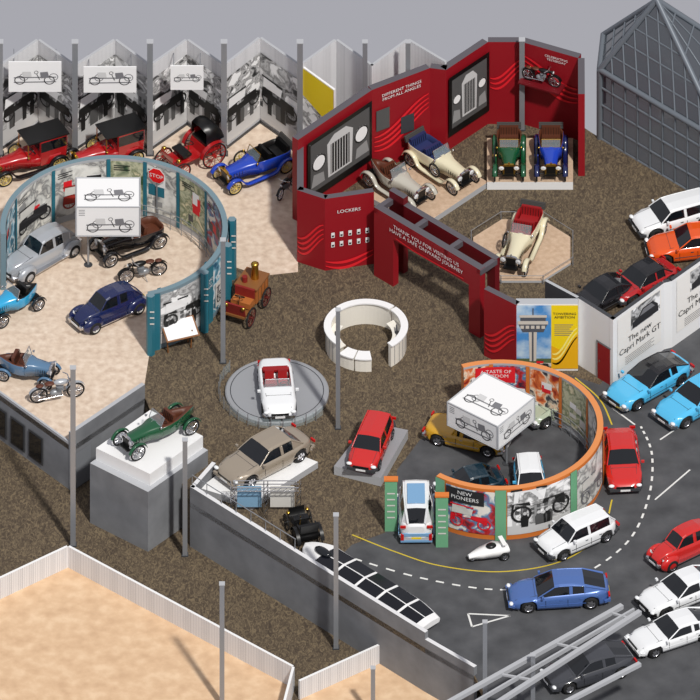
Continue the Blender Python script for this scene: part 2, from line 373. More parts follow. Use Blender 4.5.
for k in range(6): frect(b,fr,1.75,2.7-k*.12,2.6-.08*(k%3),2.74-k*.12,inkg,.055,1)
b.fin()
# plinths
b=B('display_platform'); b.prism(pl([(364,194),(430,148),(488,182),(422,226)],.3),0,.3,lgrey,tan); b.fin()
b=B('display_platform'); b.prism(pl([(487,138),(573,138),(573,182),(487,182)],.45),0,.45,white,tan); b.fin()
b=B('hexagonal_platform'); c=W(522,252); b.prism([c+Vector((2.4*math.cos(k*pi/4+pi/8),2.4*math.sin(k*pi/4+pi/8),0)) for k in range(8)],0,.12,lgrey,tan)
for k in range(8):
    t=k*pi/4+pi/8; p=c+Vector((2.5*math.cos(t),2.5*math.sin(t),0)); b.cyl(p,p+Vector((0,0,.5)),.025,.025,steel,6)
    t2=t+pi/4; q=c+Vector((2.5*math.cos(t2),2.5*math.sin(t2),0)); b.cyl(p+Vector((0,0,.48)),q+Vector((0,0,.48)),.015,.015,steel,5)
b.fin()
b=B('round_turntable'); c=W(277,394); b.lathe([(.01,.22),(2.3,.22),(2.36,.18),(2.36,0)],M('turntable_grey',(150,152,156),.35),c,48,'z',False); b.lathe([(2.1,.225),(2.14,.225)],dgrey,c,48,'z')
b.fin()
b=B('glass_barrier'); 
for k in range(12,27):
    t=2*pi*k/30; t2=2*pi*(k+.85)/30; R=2.65
    p=c+Vector((R*math.cos(t),R*math.sin(t),0)); q=c+Vector((R*math.cos(t2),R*math.sin(t2),0)); b.cyl(p,p+Vector((0,0,.7)),.02,.02,steel,6)
    b.add([p+Vector((0,0,.1)),q+Vector((0,0,.1)),q+Vector((0,0,.65)),p+Vector((0,0,.65))],[(0,1,2,3)],wscr)
b.fin()
b=B('display_platform'); b.prism(pl([(334,466),(368,422),(408,430),(381,478)],.5),0,.5,lgrey,M('plinth_grey',(150,150,154),.6)); b.fin()
# reception desk: open C-shaped counter
b=B('round_reception_desk'); c=W(366,347)
cream=M('desk_cream',(236,232,222),.45); creamd=M('desk_cream_dark',(206,202,190),.5)  # creamd: darker cream for the cabinets below the inner desktops
def arc_block(b,c,r0,r1,a0,a1,z0,z1,m,mt=None):
    n=max(2,int((a1-a0)/rad(6)))
    P0=[];P1=[]
    for i in range(n+1):
        t=a0+(a1-a0)*i/n; P0.append(c+Vector((r0*math.cos(t),r0*math.sin(t),0))); P1.append(c+Vector((r1*math.cos(t),r1*math.sin(t),0)))
    secs=[[(P0[i].x,P0[i].y,z0),(P1[i].x,P1[i].y,z0),(P1[i].x,P1[i].y,z1),(P0[i].x,P0[i].y,z1)] for i in range(n+1)]
    b.loft(secs,m,True,True,False,lambda i,j: (mt or m) if j==2 else m)
rad=math.radians
for a0,a1 in((-52,45),(48,135),(138,225)):
    arc_block(b,c,1.66,1.84,rad(a0),rad(a1),0,1.2,cream)
    arc_block(b,c,1.58,1.92,rad(a0),rad(a1),1.2,1.27,white)
for a0,a1 in((229,252),(254,278)):
    arc_block(b,c,1.3,1.8,rad(a0),rad(a1),0,.72,cream); arc_block(b,c,1.25,1.88,rad(a0),rad(a1),.72,.78,white)
for k in range(28):
    t=rad(225-k*10); b.bx(c+Vector((1.845*math.cos(t),1.845*math.sin(t),.58)),(.012,.02,1.1),inkg,(0,0,t))
arc_block(b,c,1.2,1.64,rad(-30),rad(40),.68,.74,cream); arc_block(b,c,1.2,1.64,rad(150),rad(220),.68,.74,cream)
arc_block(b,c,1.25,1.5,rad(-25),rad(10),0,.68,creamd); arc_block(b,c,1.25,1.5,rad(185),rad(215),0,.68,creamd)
for t in(195,5): b.bx(c+Vector((1.4*math.cos(rad(t)),1.4*math.sin(rad(t)),.92)),(.05,.4,.28),dgrey,(0,0,rad(t))); b.bx(c+Vector((1.4*math.cos(rad(t)),1.4*math.sin(rad(t)),.76)),(.15,.15,.04),dgrey,(0,0,rad(t)))
b.fin()

# ================= RING GALLERIES =================
def ring(name,C,R,h,a0,a1,t,topm,outm,inm,n=40):
    b=B(name); A=[a0+(a1-a0)*i/n for i in range(n+1)]
    for i in range(n):
        P=[];
        for r in(R,R-t):
            for a in(A[i],A[i+1]): P.append(C+Vector((r*math.cos(a),r*math.sin(a),0)))
        vs=[p+Vector((0,0,0)) for p in P]+[p+Vector((0,0,h)) for p in P]
        b.add(vs,[(0,1,5,4),(2,3,7,6),(4,5,7,6)],None,False,[outm(i),inm(i),topm])
        if i==0: b.add([vs[0],vs[2],vs[6],vs[4]],[(0,1,2,3)],topm)
        if i==n-1: b.add([vs[1],vs[3],vs[7],vs[5]],[(0,1,2,3)],topm)
    return b
LC=W(114,283); LR=5.18; LHt=3.3
rimt=M('rim_teal',(112,136,146),.5)
b=ring('ring_gallery_wall',LC,LR,LHt,rad(-72),rad(186),.25,rimt,lambda i:M('grey_blue',(120,140,150)),lambda i:lgrey,50)
fr=RF(LC,LR-.25,rad(186),-1,-1)
ins=[(0.1,2.5,0),(2.7,5.2,2),(5.4,7.9,2),(8.1,9.6,4),(9.7,11.3,2),(11.5,13.2,4),(13.4,15.8,3),(16.0,18.6,0),(18.8,21.5,1)]
for k,(u0,u1,ci) in enumerate(ins):
    frect(b,fr,u0,.4,u1,LHt-.12,cm[ci],.03); rg=random.Random(k)
    for q in range(4):
        a=u0+.15+rg.random()*(u1-u0-.7); z=.7+rg.random()*1.4; m_=[white,tones[1],teal,tones[2],ink,offw,bred][rg.randrange(7)]
        frect(b,fr,a,z,min(a+.3+.4*rg.random(),u1),min(z+.25+.5*rg.random(),LHt-.2),m_,.04+.002*q)
    for q in range(3): frect(b,fr,u0+.15,LHt-.4-q*.12,u0+.9-.2*(q%2),LHt-.35-q*.12,ink,.055,1)
    frect(b,fr,u1+.02,0,u1+.2,LHt,teal,.06)
us=(186-66)*pi/180*(LR-.25)
sg=M('stop_red',(225,16,22))
fpoly(b,fr,[(us+.46*math.cos(pi/8+k*pi/4),2.75+.46*math.sin(pi/8+k*pi/4)) for k in range(8)],white,.16)
fpoly(b,fr,[(us+.42*math.cos(pi/8+k*pi/4),2.75+.42*math.sin(pi/8+k*pi/4)) for k in range(8)],sg,.18); ftext(b,fr,'STOP',us,2.65,.3,white,.2)
frect(b,fr,us-.04,0,us+.04,2.4,steel,.14,1)
car_art(b,fr,4.0,.8,2.2,ink,offw,.06); car_art(b,fr,6.8,.8,2,M('art_red',(150,40,30)),offw,.06)
fr=RF(LC,LR,rad(-72),1,1)
frect(b,fr,0,0,.5,LHt,teal,.06); photo(b,fr,.55,.3,3.0,LHt-.15,4)
frect(b,fr,3.1,0,3.7,LHt,teal,.08); ftext(b,fr,'ROAD\nTO\nFAME',3.4,2.5,.2,white,.1)
frect(b,fr,3.8,.3,6.4,LHt-.1,cm[0],.03); frect(b,fr,4.0,.5,5.6,1.9,offw,.04); frect(b,fr,5.2,1.2,6.2,2.9,orange,.045); car_art(b,fr,4.8,.7,1.4); frect(b,fr,6.45,0,7,LHt,teal,.08)
b.fin()
for a in(-72,-40,-16,4): 
    b=B('gallery_pillar'); p=LC+Vector(((LR+.2)*math.cos(rad(a)),(LR+.2)*math.sin(rad(a)),0)); b.prism([p+Vector((.2*math.cos(rad(a+k)),.2*math.sin(rad(a+k)),0)) for k in(0,60,120,180,240,300)],0,LHt+.15,teal,rimt)
    q=p+Vector((.2*math.cos(rad(-70)),.2*math.sin(rad(-70)),0)); f2=WF(q-Vector((.1,.02,0)),q+Vector((.1,-.02,0)))
    for k in range(3): frect(b,f2,0,1.9+k*.35,.2,1.98+k*.35,offw,.03,1)
    b.fin()
def cubesign(C,wx,wy,z0,z1,rz,pole):
    b=B('suspended_cube_sign'); b.X=Matrix.Translation(Vector((C.x,C.y,0)))@Matrix.Rotation(rz,4,'Z')
    x,y=wx/2,wy/2; t=.04
    # open frame with hung image panels on every side and the top
    b.box(-x+t,-y,z0+.05,x-t,-y+.03,z1-.05,white); b.box(-x+t,y-.03,z0+.05,x-t,y,z1-.05,white)
    b.box(-x,-y+t,z0+.05,-x+.03,y-t,z1-.05,white); b.box(x-.03,-y+t,z0+.05,x,y-t,z1-.05,white); b.box(-x+t,-y+t,z1-.04,x-t,y-t,z1,white)
    for sx in(-1,1):
        for sy in(-1,1): b.cyl((sx*x,sy*y,z0),(sx*x,sy*y,z1),t,t,lgrey,6)
    for zz in(z0,z1): b.tube([(-x,-y,zz),(x,-y,zz),(x,y,zz),(-x,y,zz),(-x,-y,zz)],t*.8,lgrey,6)
    b.cyl((pole[0],pole[1],0),(pole[0],pole[1],z1-.05),.05,.05,steel)
    b.cyl((pole[0],pole[1],0),(pole[0],pole[1],.05),.2,.2,dgrey)
    for (p0,p1) in (((-x,-y,0),(x,-y,0)),((x,-y,0),(x,y,0)),((-x,y,0),(-x,-y,0))):
        fr=WF(p0,p1); chassis_art(b,fr,fr.L*.52,z0+.28,fr.L*.72,.012)
        for k in range(4): frect(b,fr,.12,z1-.2-k*.1,.4,z1-.17-k*.1,inkg,.01,1)
    top=lambda u,z,o=.01:Vector((-x+u,-y+z,z1+o))
    chassis_art(b,top,x,wy*.22,wx*.75,.012)
    b.X=None; b.fin()
cubesign(W(108,277)+Vector((0,1.05,0)),2.9,2.1,2.4,4.1,0,(-.9,-.2))
cubesign(W(491,456),2.9,2.7,1.95,3.3,rad(-38),(.9,0))
def rails(C,R,a0,a1):
    b=B('barrier_rail')
    for z in(.35,.7,1.0): b.tube([C+Vector((R*math.cos(rad(a)),R*math.sin(rad(a)),z)) for a in range(a0,a1,8)],.018,steel,5)
    for a in range(a0,a1,8): p=C+Vector((R*math.cos(rad(a)),R*math.sin(rad(a)),.014)); b.cyl(p,p+Vector((0,0,1)),.018,.018,steel,5)
    b.fin()
rails(LC,LR-.6,-40,100)
RHt=2.95
b=ring('ring_gallery_wall',RC,RR,RHt,rad(-128),rad(112),.28,M('rim_orange',(220,140,80),.5),lambda i:orange,lambda i:lgrey,50)
fr=RF(RC,RR-.28,rad(112),-1,-1)
for k,(u0,u1,ci) in enumerate([(0,1.2,1),(1.2,2.9,3),(3.1,4.6,1),(4.8,6.6,4),(6.8,9,2)]):
    frect(b,fr,u0,.4,u1,RHt-.1,cm[ci],.03); frect(b,fr,u1,0,u1+.18,RHt,orange,.05)
    rg=random.Random(k+30)
    for q in range(4):
        a=u0+.1+rg.random()*(u1-u0-.6); z=.6+rg.random()*1.4; frect(b,fr,a,z,a+.3+.3*rg.random(),z+.2+.4*rg.random(),[white,bred,teal,ink,offw][rg.randrange(5)],.04+.002*q)
frect(b,fr,.55,1.9,2.4,2.8,bred,.065); ftext(b,fr,'A TASTE OF\nFREEDOM',1.5,2.45,.27,white,.08); car_art(b,fr,1.5,.5,1.7,teal,offw,.06)
fr=RF(RC,RR,rad(-128),1,1)
lay=[(0,.5,green),(.55,2.9,3),(2.9,3.4,green),(3.45,6.6,'bw'),(6.6,7.0,green),(7.05,9.6,2),(9.7,10.1,orange)]
for k,(u0,u1,m_) in enumerate(lay):
    if m_=='bw': photo(b,fr,u0,.3,u1,RHt-.15,8)
    elif isinstance(m_,int):
        frect(b,fr,u0,.3,u1,RHt-.15,cm[m_],.03); car_art(b,fr,(u0+u1)/2,.6,(u1-u0)*.8,bred if m_==3 else inkg,offw,.06)
    else: frect(b,fr,u0,0,u1,RHt,m_,.06)
frect(b,fr,.6,1.95,2.4,2.75,ink,.07); ftext(b,fr,'NEW\nPIONEERS',1.5,2.45,.3,white,.09)
b.fin()
for x,y in((391,530),(442,546)):
    b=B('gallery_pillar'); p=W(x,y); b.box(p.x-.28,p.y-.12,0,p.x+.28,p.y+.12,RHt,green); b.box(p.x-.32,p.y-.16,RHt,p.x+.32,p.y+.16,RHt+.08,orange); fr=WF(p+Vector((-.28,-.12,0)),p+Vector((.28,-.12,0)))
    for k in range(5): frect(b,fr,.1,.8+k*.35,.46,.88+k*.35,offw,.02,1)
    b.fin()
rails(RC,RR-.5,-40,60)

# ================= RIGHT SIDE WALLS =================
WH=3.9
b=B('wall_white_showroom')
P=[ground(578,298,WH),ground(613,320,WH),ground(664,283,WH),ground(672,281,WH),ground(740,233,WH)]
for i in range(4): b.wall(P[i],P[i+1],0,WH,.2,white,dgrey)
fr=WF(P[0],P[1]); frect(b,fr,fr.L-.95,0,fr.L-.15,2.1,M('door_red',(150,20,28)),.04); frect(b,fr,fr.L-1.02,0,fr.L-.95,2.2,grey,.05); frect(b,fr,fr.L-1.02,2.1,fr.L-.1,2.2,grey,.05); frect(b,fr,fr.L-.85,1.0,fr.L-.8,1.15,chrome,.06,1)
for i in(1,3):
    fr=WF(P[i],P[i+1]); u=.3
    frect(b,fr,u,.7,u+3.0,3.75,M('poster_cream',(240,237,232)),.03); ftext(b,fr,'The new\nCapri Mark GT',u+1.5,2.0,.46,ink,.06)
    frect(b,fr,u+.9,2.55,u+2.9,3.7,bw[0],.04); fpoly(b,fr,[(u+1.0,2.6),(u+1.0,2.95),(u+1.4,3.05),(u+1.7,3.4),(u+2.4,3.4),(u+2.75,3.05),(u+2.8,2.6)],ink,.05); fpoly(b,fr,[(u+1.5,3.05),(u+1.75,3.33),(u+2.3,3.33),(u+2.55,3.05)],inkg,.055)
    for k in range(5): frect(b,fr,u+.5,1.2-k*.1,u+2.5-.2*(k%2),1.23-k*.1,inkg,.05,1)
b.fin()
b=B('wall_upper_right'); a,c=ground(545,281,WH),ground(577,298,WH); b.wall(a,c,0,WH,.15,dgrey,lgrey); b.fin()
# glass atrium
b=B('glass_atrium'); frame=M('atrium_frame',(112,119,127),.4,.2); agl=M('atrium_glass',(44,52,60),.15,.1,.3,.85)
zt=4.0
A=W(600,138);Bp=W(725,212); At=A+Vector((0,0,zt)); Bt=Bp+Vector((0,0,zt)); D=W(604,34,zt); Cc=W(750,60,zt); ap=W(657,0,8.2)
b.add([A,Bp,Bt,At],[(0,1,2,3)],agl); 
for tri in((At,Bt,ap),(D,At,ap),(Bt,Cc,ap)): b.add(list(tri),[(0,1,2)],agl)
for k in range(11):
    t=k/10; p=A.lerp(Bp,t); b.cyl(p,p+Vector((0,0,zt)),.06,.06,frame,6)
    if 0<k<10:
        q=At.lerp(Bt,t); tt=1-abs(t-.5)*2; e_=(At if t<.5 else Bt).lerp(ap,tt); b.cyl(q,e_,.055,.055,frame,5)
for k in range(5): t=k/4; b.cyl(A.lerp(At,t),Bp.lerp(Bt,t),.07,.07,frame,6)
for k in range(1,5): t=k/5; b.tube([D.lerp(ap,t),At.lerp(ap,t),Bt.lerp(ap,t),Cc.lerp(ap,t)],.05,frame,6)
for k in range(4): b.cyl(D.lerp(At,k/3),ap,.04,.04,frame,5); b.cyl(Bt.lerp(Cc,k/3),ap,.04,.04,frame,5)
for q in(At,Bt,D,Cc): b.cyl(q,ap,.14,.14,frame,6)
b.tube([D,At,Bt,Cc],.16,frame,6)
Dg=D.copy();Dg.z=0; b.add([Dg,A,At,D],[(0,1,2,3)],grey); b.cyl(Dg,D,.1,.1,frame); b.cyl(A,At,.16,.16,frame)
b.fin()

# ================= LOWER LEFT STRUCTURES =================
b=B('wall_balcony')
a=W(-60,352);c=W(72,447);e=W(145,398)
b.wall(a,c,LZ,.0,.25,concrete,lgrey); b.wall(c,e,LZ,.8,.2,concrete,lgrey)
b.wall(a,c,0,.15,.1,lgrey); fr=WF(a,c)
for k in range(4): frect(b,fr,2.4+k*1.25,LZ+.3,3.4+k*1.25,-.7,dgrey,.05,1); frect(b,fr,2.5+k*1.25,LZ+.4,3.3+k*1.25,-.8,glass,.07,1)
fr=WF(c,e); frect(b,fr,.2,LZ+.1,1.2,-.5,grey,.05,1)
b.fin()
b=B('wall_ramp_side'); b.wall(W(145,398),W(190,502),LZ,-.01,.2,carpet,carpet); b.fin()
cop=M('coping',(222,222,224),.5)
b=B('wall_retaining'); a=W(190,502);c=W(425,648); b.wall(a,c,LZ,.9,.2,concrete,cop)
b.wall(c,W(474,676),LZ,.5,.2,concrete,cop); d2=W(212,477)
b.wall(d2,a,LZ,.9,.2,concrete,cop); b.fin()
b=B('railing_ramp')
for k in range(8):
    p=a.lerp(c,k/16); b.cyl(p+Vector((.1,.1,.9)),p+Vector((.1,.1,1.5)),.02,.02,steel,5)
b.tube([a+Vector((.1,.1,1.5)),a.lerp(c,.44)+Vector((.1,.1,1.5))],.025,steel,5); b.fin()
for segs,h in(([((-60,628),(68,568)),((68,568),(292,688)),((292,688),(268,780))],1.25),([((300,700),(415,648)),((415,648),(470,690))],1.1)):
    b=B('wall_sand_court')
    for p,q in segs: b.wall(W(*p,LZ),W(*q,LZ),LZ,LZ+h,.12,meshwall,white)
    b.fin()
b=B('stone_plinth'); b.prism(pl([(90,463),(148,492),(208,450),(152,420)],.9),LZ,.9,concrete,lgrey); b.prism(pl([(96,448),(150,474),(203,436),(150,410)],1.6),.9,1.6,white,white); b.fin()
b=B('car_plinth'); b.prism(pl([(200,488),(262,440),(318,462),(252,504)],.35),0,.35,lgrey,white); b.fin()
b=B('truss_stand')
c=W(268,515); 
for x in(-1.6,-.1,1.4):
    for y in(-.25,.25):
        p=c+Vector((x,y,0)); 
        for dx,dy in((-.09,-.09),(.09,-.09),(.09,.09),(-.09,.09)): b.cyl(p+Vector((dx,dy,0)),p+Vector((dx,dy,1.7)),.022,.022,chrome,6)
        for k in range(5): b.cyl(p+Vector((-.09,-.09,k*.33)),p+Vector((.09,-.09,k*.33+.33)),.014,.014,chrome,5)
for z in(1.6,1.8):
    for y in(-.25,.25): b.cyl(c+Vector((-1.6,y,z)),c+Vector((1.4,y,z)),.025,.025,chrome,6)
for k in range(12): x=-1.6+k*.25; b.cyl(c+Vector((x,-.25,1.6)),c+Vector((x+.25,-.25,1.8)),.014,.014,chrome,5)
b.box(c.x-1.4,c.y+.2,.3,c.x-.3,c.y+.24,1.5,M('panel_blue',(130,170,200))); b.box(c.x+.1,c.y+.2,.3,c.x+1.2,c.y+.24,1.5,offw); b.fin()
# roof beams lower right
b=B('roof_truss'); zz=3.0
beamm=M('beam_grey',(176,178,182),.5)
for p,q,w in(((425,716),(622,606),.22),((452,716),(634,610),.1),((468,722),(640,612),.22)):
    b.beam(W(*p,zz),W(*q,zz),w,.22,beamm)
b.beam(W(520,726,zz),W(640,664,zz),.2,.2,beamm)
for k in range(4):
    t=.1+k*.28; b.beam(W(425,716,zz).lerp(W(622,606,zz),t),W(468,722,zz).lerp(W(640,612,zz),t),.1,.1,beamm)
b.fin()
b=B('display_lectern'); c=W(180,347); b.bx(c+Vector((0,0,1.05)),(1.6,1.05,.05),wood,(rad(28),0,rad(20))); b.bx(c+Vector((0,-.02,1.09)),(1.45,.92,.03),white,(rad(28),0,rad(20)))
for k in range(3): b.bx(c+Vector((-.35+.33*k,-.03+.12*k,1.12)),(.2,.5,.02),inkg,(rad(28),0,rad(20)))
for x,y in((-.6,-.45),(.55,-.05),(-.65,.1),(.4,.4)): b.cyl(c+Vector((x*.9,y*.9,0)),c+Vector((x,y,1.05+.3*y)),.035,.035,wood,6)
b.fin()

# ================= VEHICLES =================
def place(b,px,py,hd,z=0,scale=1):
    loc=W(px,py,z or .015); return b.fin(loc,math.atan2(-hd[1]/SE,hd[0]),scale)
def wheel(b,x,y,r,w,side,style='disc',rim=None,zc=None):
    zc=r if zc is None else zc; c=(x,y,zc); rim=rim or chrome
    if style=='disc':
        b.lathe([(r*.6,-w/2),(r*.9,-w/2),(r,-w*.28),(r,w*.28),(r*.9,w/2),(r*.6,w/2)],tyre,c,20)
        b.lathe([(r*.64,side*w*.46),(r*.58,side*w*.3),(r*.22,side*w*.34),(.01,side*w*.42)],rim,c,20)
        b.lathe([(r*.64,-side*w*.4),(.01,-side*w*.4)],dgrey,c,12)
        for k in range(5):
            t=2*pi*k/5; b.cyl((x+r*.42*math.cos(t),y+side*w*.33,zc+r*.42*math.sin(t)),(x+r*.42*math.cos(t),y+side*w*.36,zc+r*.42*math.sin(t)),r*.1,r*.1,black,6)
    else:
        b.torus(c,r-w*.35,w*.38,tyre,(pi/2,0,0),22,8); b.torus(c,r-w*.85,w*.2,rim,(pi/2,0,0),22,5)
        b.cyl((x,y-w*.9,zc),(x,y+w*.9,zc),r*.13,r*.13,rim,8)
        for k in range(12):
            t=2*pi*k/12; b.cyl((x,y+side*w*.5*(k%2),zc),(x+(r-w*.8)*math.cos(t),y,zc+(r-w*.8)*math.sin(t)),.014,.014,rim,4)
def interp(tab,x):
    tab=sorted(tab)
    if x<=tab[0][0]: return tab[0][1]
    for (a,c),(d,e) in zip(tab,tab[1:]):
        if x<=d: return c+(e-c)*(x-a)/(d-a)
    return tab[-1][1]
K={
'sedan':([(-.5,.4),(-.485,.58),(-.36,.65),(.17,.66),(.42,.56),(.485,.46),(.5,.36)],[(.19,0),(.05,.92),(.0,1),(-.08,1),(-.11,1),(-.23,.94),(-.36,0)],'wsspsb'),
'hatch':([(-.5,.4),(-.49,.6),(-.4,.66),(.2,.66),(.44,.55),(.49,.44),(.5,.34)],[(.24,0),(.11,.92),(.05,1),(-.06,1),(-.09,1),(-.38,.94),(-.475,.12)],'wsspsb'),
'van':([(-.5,.5),(-.49,.6),(-.4,.62),(.3,.6),(.45,.52),(.49,.44),(.5,.34)],[(.38,0),(.26,.9),(.2,1),(.02,1),(-.02,1),(-.42,.96),(-.49,.15)],'wsspsb'),
'coupe':([(-.5,.42),(-.485,.64),(-.38,.68),(.1,.67),(.4,.56),(.485,.42),(.5,.3)],[(.14,0),(-.01,.92),(-.06,1),(-.16,.98),(-.19,.96),(-.26,.85),(-.44,.02)],'wsspsb'),
'fast':([(-.5,.45),(-.49,.68),(-.4,.73),(.12,.66),(.4,.5),(.485,.38),(.5,.28)],[(.22,0),(.05,.92),(.0,1),(-.1,1),(-.13,.99),(-.25,.85),(-.46,.02)],'wsspsb'),
'rear':([(-.5,.35),(-.47,.5),(-.32,.62),(.15,.64),(.35,.58),(.46,.44),(.5,.28)],[(.2,0),(.1,.85),(.04,.98),(-.05,1),(-.09,1),(-.2,.93),(-.32,.65),(-.46,-.1)],'wsspspb'),
'stream':([(-.5,.32),(-.46,.5),(-.32,.62),(.1,.66),(.35,.64),(.46,.56),(.5,.36)],[(.13,0),(.06,.88),(.02,.98),(-.08,1),(-.11,1),(-.22,.9),(-.33,.6),(-.46,-.1)],'wsspspb'),
'roadster':([(-.5,.55),(-.47,.78),(-.3,.85),(.1,.85),(.4,.76),(.48,.6),(.5,.45)],None,''),
'pickup':([(-.5,.4),(-.49,.6),(-.4,.63),(.2,.64),(.44,.55),(.49,.44),(.5,.34)],[(.2,0),(.1,.92),(.05,1),(.0,1),(-.04,1),(-.08,.98),(-.14,0)],'wsspsb'),
}
def car(name,px,py,hd,L,Wd,H,paint,kind='sedan',z=0,roof=None,rim=None,trim=None,fend=False,interior=None,wr=.31,band=None):
    b=B(name); top,gh,ints=K[kind]; trim=trim or dgrey; roof=roof or paint
    bw_=Wd*(.74 if fend else 1); zb0=.2; ax=(.31 if not fend else .33)*L; ar=wr+.07
    xs=sorted(set([round(-.5*L+L*i/44,4) for i in range(45)]+[sx*ax+o for sx in(-1,1) for o in(-ar,-ar*.93,-ar*.5,ar*.5,ar*.93,ar)]))
    cock=(-.26,.08) if kind=='roadster' else None
    def ztop(x): return sum(interp(top,x/L+d) for d in(-.015,0,.015))/3*H
    def hw(x):
        t=min(abs(2*x/L),.992); return bw_/2*(1-t**7)**(1/4)*(1-.05*t*t) if not fend else bw_/2*(1-t**4)**(1/3)*(1-.35*max(0,x/L)*1.2)
    secs=[];
    for x in xs:
        zt=ztop(x); w=hw(x); zb=zb0+(.1 if abs(x)>.46*L else 0)
        if not fend:
            for sx in(-ax,ax):
                dx=abs(x-sx)
                if dx<ar: zb=max(zb,wr+math.sqrt(ar*ar-dx*dx)*1.0)
        zb=min(zb,zt-.1); zc=zt+.02
        if cock and cock[0]*L<x<cock[1]*L: zc=.42
        half=[(0,zc),(w*.5,zc-(.0 if cock else .005)),(w*.74,zc-.01 if not(cock and zc==.42) else zc),(w*.79,zt),(w*.93,zt-.05),(w*.995,max(zt*.72,zb+.04)),(w,max(zb+.12,zb+.02) if zb<zt*.6 else zb+.02),(w*.97,zb),(0,zb)]
        secs.append([(x,y,zz) for y,zz in half]+[(x,-y,zz) for y,zz in half[-2:0:-1]])
    n=len(secs[0])
    def mf(i,j):
        if cock and cock[0]*L-.1<xs[i]<cock[1]*L and (j in(0,1,2) or j in(n-1,n-2,n-3)): return interior
        return paint
    b.loft(secs,paint,True,True,True,mf)
    if gh:
        g=[]
        for xf,f in gh:
            x=xf*L; zb=ztop(x)-.02; wb=hw(x)*.9; zr=zb+.02+(H-zb-.02)*f; wr_=wb*(1-.2*max(f,0)); 
            g.append([(x,-wb,zb),(x,-wr_,zr-.06*max(f,0)),(x,-wr_*.85,zr),(x,0,zr+.03),(x,wr_*.85,zr),(x,wr_,zr-.06*max(f,0)),(x,wb,zb)])
        def mg(i,j):
            t=ints[i]
            if t=='w': return glass
            if t=='s': return glass if j in(0,5) else roof
            if t=='p': return roof if j not in(0,5) else paint
            return glass if j in(2,3) else (roof if j in(1,4) else paint)
        b.loft(g,glass,False,False,False,mg)
        for sgn,j in((-1,1),(1,5)):
            b.cyl(g[0][0 if sgn<0 else 6],g[1][j],.035,.03,roof,6); b.cyl(g[-1][j],g[-2][j],.04,.04,roof,6)
            b.tube([g[k][j] for k in range(1,len(g)-1)],.028,roof,6)
            m3=len(g)//2; b.cyl(g[m3][0 if sgn<0 else 6],g[m3][j],.025,.025,roof,5)
            b.cyl(g[-2][0 if sgn<0 else 6],g[-2][j],.04,.035,roof,5)
    xe=.5*L
    for sx in(-1,1): b.bx((sx*(xe-.03),0,.4),(.12,bw_*.86,.14),trim); 
    for sx in(-1,1):
        for sy in(-1,1): b.bx((sx*(xe-.14),sy*bw_*.43,.4),(.26,.1,.12),trim,(0,0,-sx*sy*.5))
    b.bx((xe-.02,0,.52),(.05,bw_*.5,.1),black); b.bx((xe+.035,0,.4),(.01,.45,.1),white); b.bx((-xe-.035,0,.45),(.01,.45,.1),yellow)
    if band:
        b.bx((-xe-.0,0,.62),(.06,bw_*.8,.16),band); b.bx((-xe+.0,0,.28),(.1,bw_*.9,.12),band)
        for sy in(-1,1): b.bx((-xe-.01,sy*bw_*.4,.5),(.08,.14,.36),tail); b.box(-.45*L,sy*hw(0)-.02,.5,.45*L,sy*hw(0)+.02,.62,band)
        b.bx((-.1*L,0,H+.05),(L*.45,bw_*.5,.05),band)
    zf=ztop(.46*L)
    if fend:
        for sx in(-1,1):
            for sy in(-1,1):
                b.ell((sx*ax,sy*(Wd/2-.2),wr+.08),(wr*1.75,.22,wr*1.25),fend if fend is not True else paint,16,10)
                wheel(b,sx*ax,sy*(Wd/2-.06),wr,.15,sy,'disc',rim)
        for sy in(-1,1):
            b.box(-ax+.2,sy*(Wd/2-.14)-.11,.26,ax-.2,sy*(Wd/2-.14)+.11,.31,trim if fend is True else fend)
            b.ell((ax+.22,sy*(Wd/2-.28),wr*1.95),(.14,.12,.12),paint); b.lathe([(.105,.08),(.02,.13)],lamp,(ax+.26,sy*(Wd/2-.28),wr*1.95),10,'x')
    else:
        for sy in(-1,1):
            b.ell((xe-.1,sy*bw_*.38,zf-.06),(.1,.14,.075),lamp,10,6); b.bx((-xe+.03,sy*bw_*.38,.6*H*.9-.02),(.08,.26,.12),tail)
            for sx in(-1,1): wheel(b,sx*ax,sy*(Wd/2-.11),wr,.2,sy,'disc',rim)
            b.bx((.17*L,sy*(bw_/2+.07),ztop(.15*L)+.06),(.1,.14,.1),paint)
            for xx in(.14,-.08,-.25): b.bx((xx*L,sy*(hw(0)+.001),.52),(.018,.012,.36),black)
            for xx in(.0,-.2): b.bx((xx*L-.05,sy*(hw(0)+.01),.68),(.14,.02,.03),trim)
            b.box(-.26*L,sy*hw(0)-.008,.42,.2*L,sy*hw(0)+.008,.45,trim)
    for sy in(-1,1): b.cyl((.2*L,sy*bw_*.36,ztop(.2*L)+.022),(.44*L,sy*bw_*.33,ztop(.44*L)+.02),.01,.01,dgrey,4)
    b.cyl((.24*L,-bw_*.36,ztop(.24*L)+.02),(.24*L,bw_*.36,ztop(.24*L)+.02),.01,.01,dgrey,4)
    if cock:
        for sy in(-1,1):
            b.bx((-.1*L,sy*.3,.52),(.45,.42,.18),interior); b.bx((-.17*L,sy*.3,.74),(.14,.42,.5),interior,(0,-.25,0))
        x=.1*L; w=bw_*.38
        pts=[(x,-w,ztop(x)),(x-.14,-w*.9,ztop(x)+.36),(x-.14,w*.9,ztop(x)+.36),(x,w,ztop(x))]; b.tube(pts,.022,chrome,6); b.add(pts,[(0,1,2,3)],wscr)
        b.torus((.02*L,.3,.85),.17,.018,black,(0,-1.1,0),14,5); b.bx((-.24*L,0,ztop(-.24*L)),(.3,bw_*.7,.1),interior)
    return place(b,px,py,hd,z)

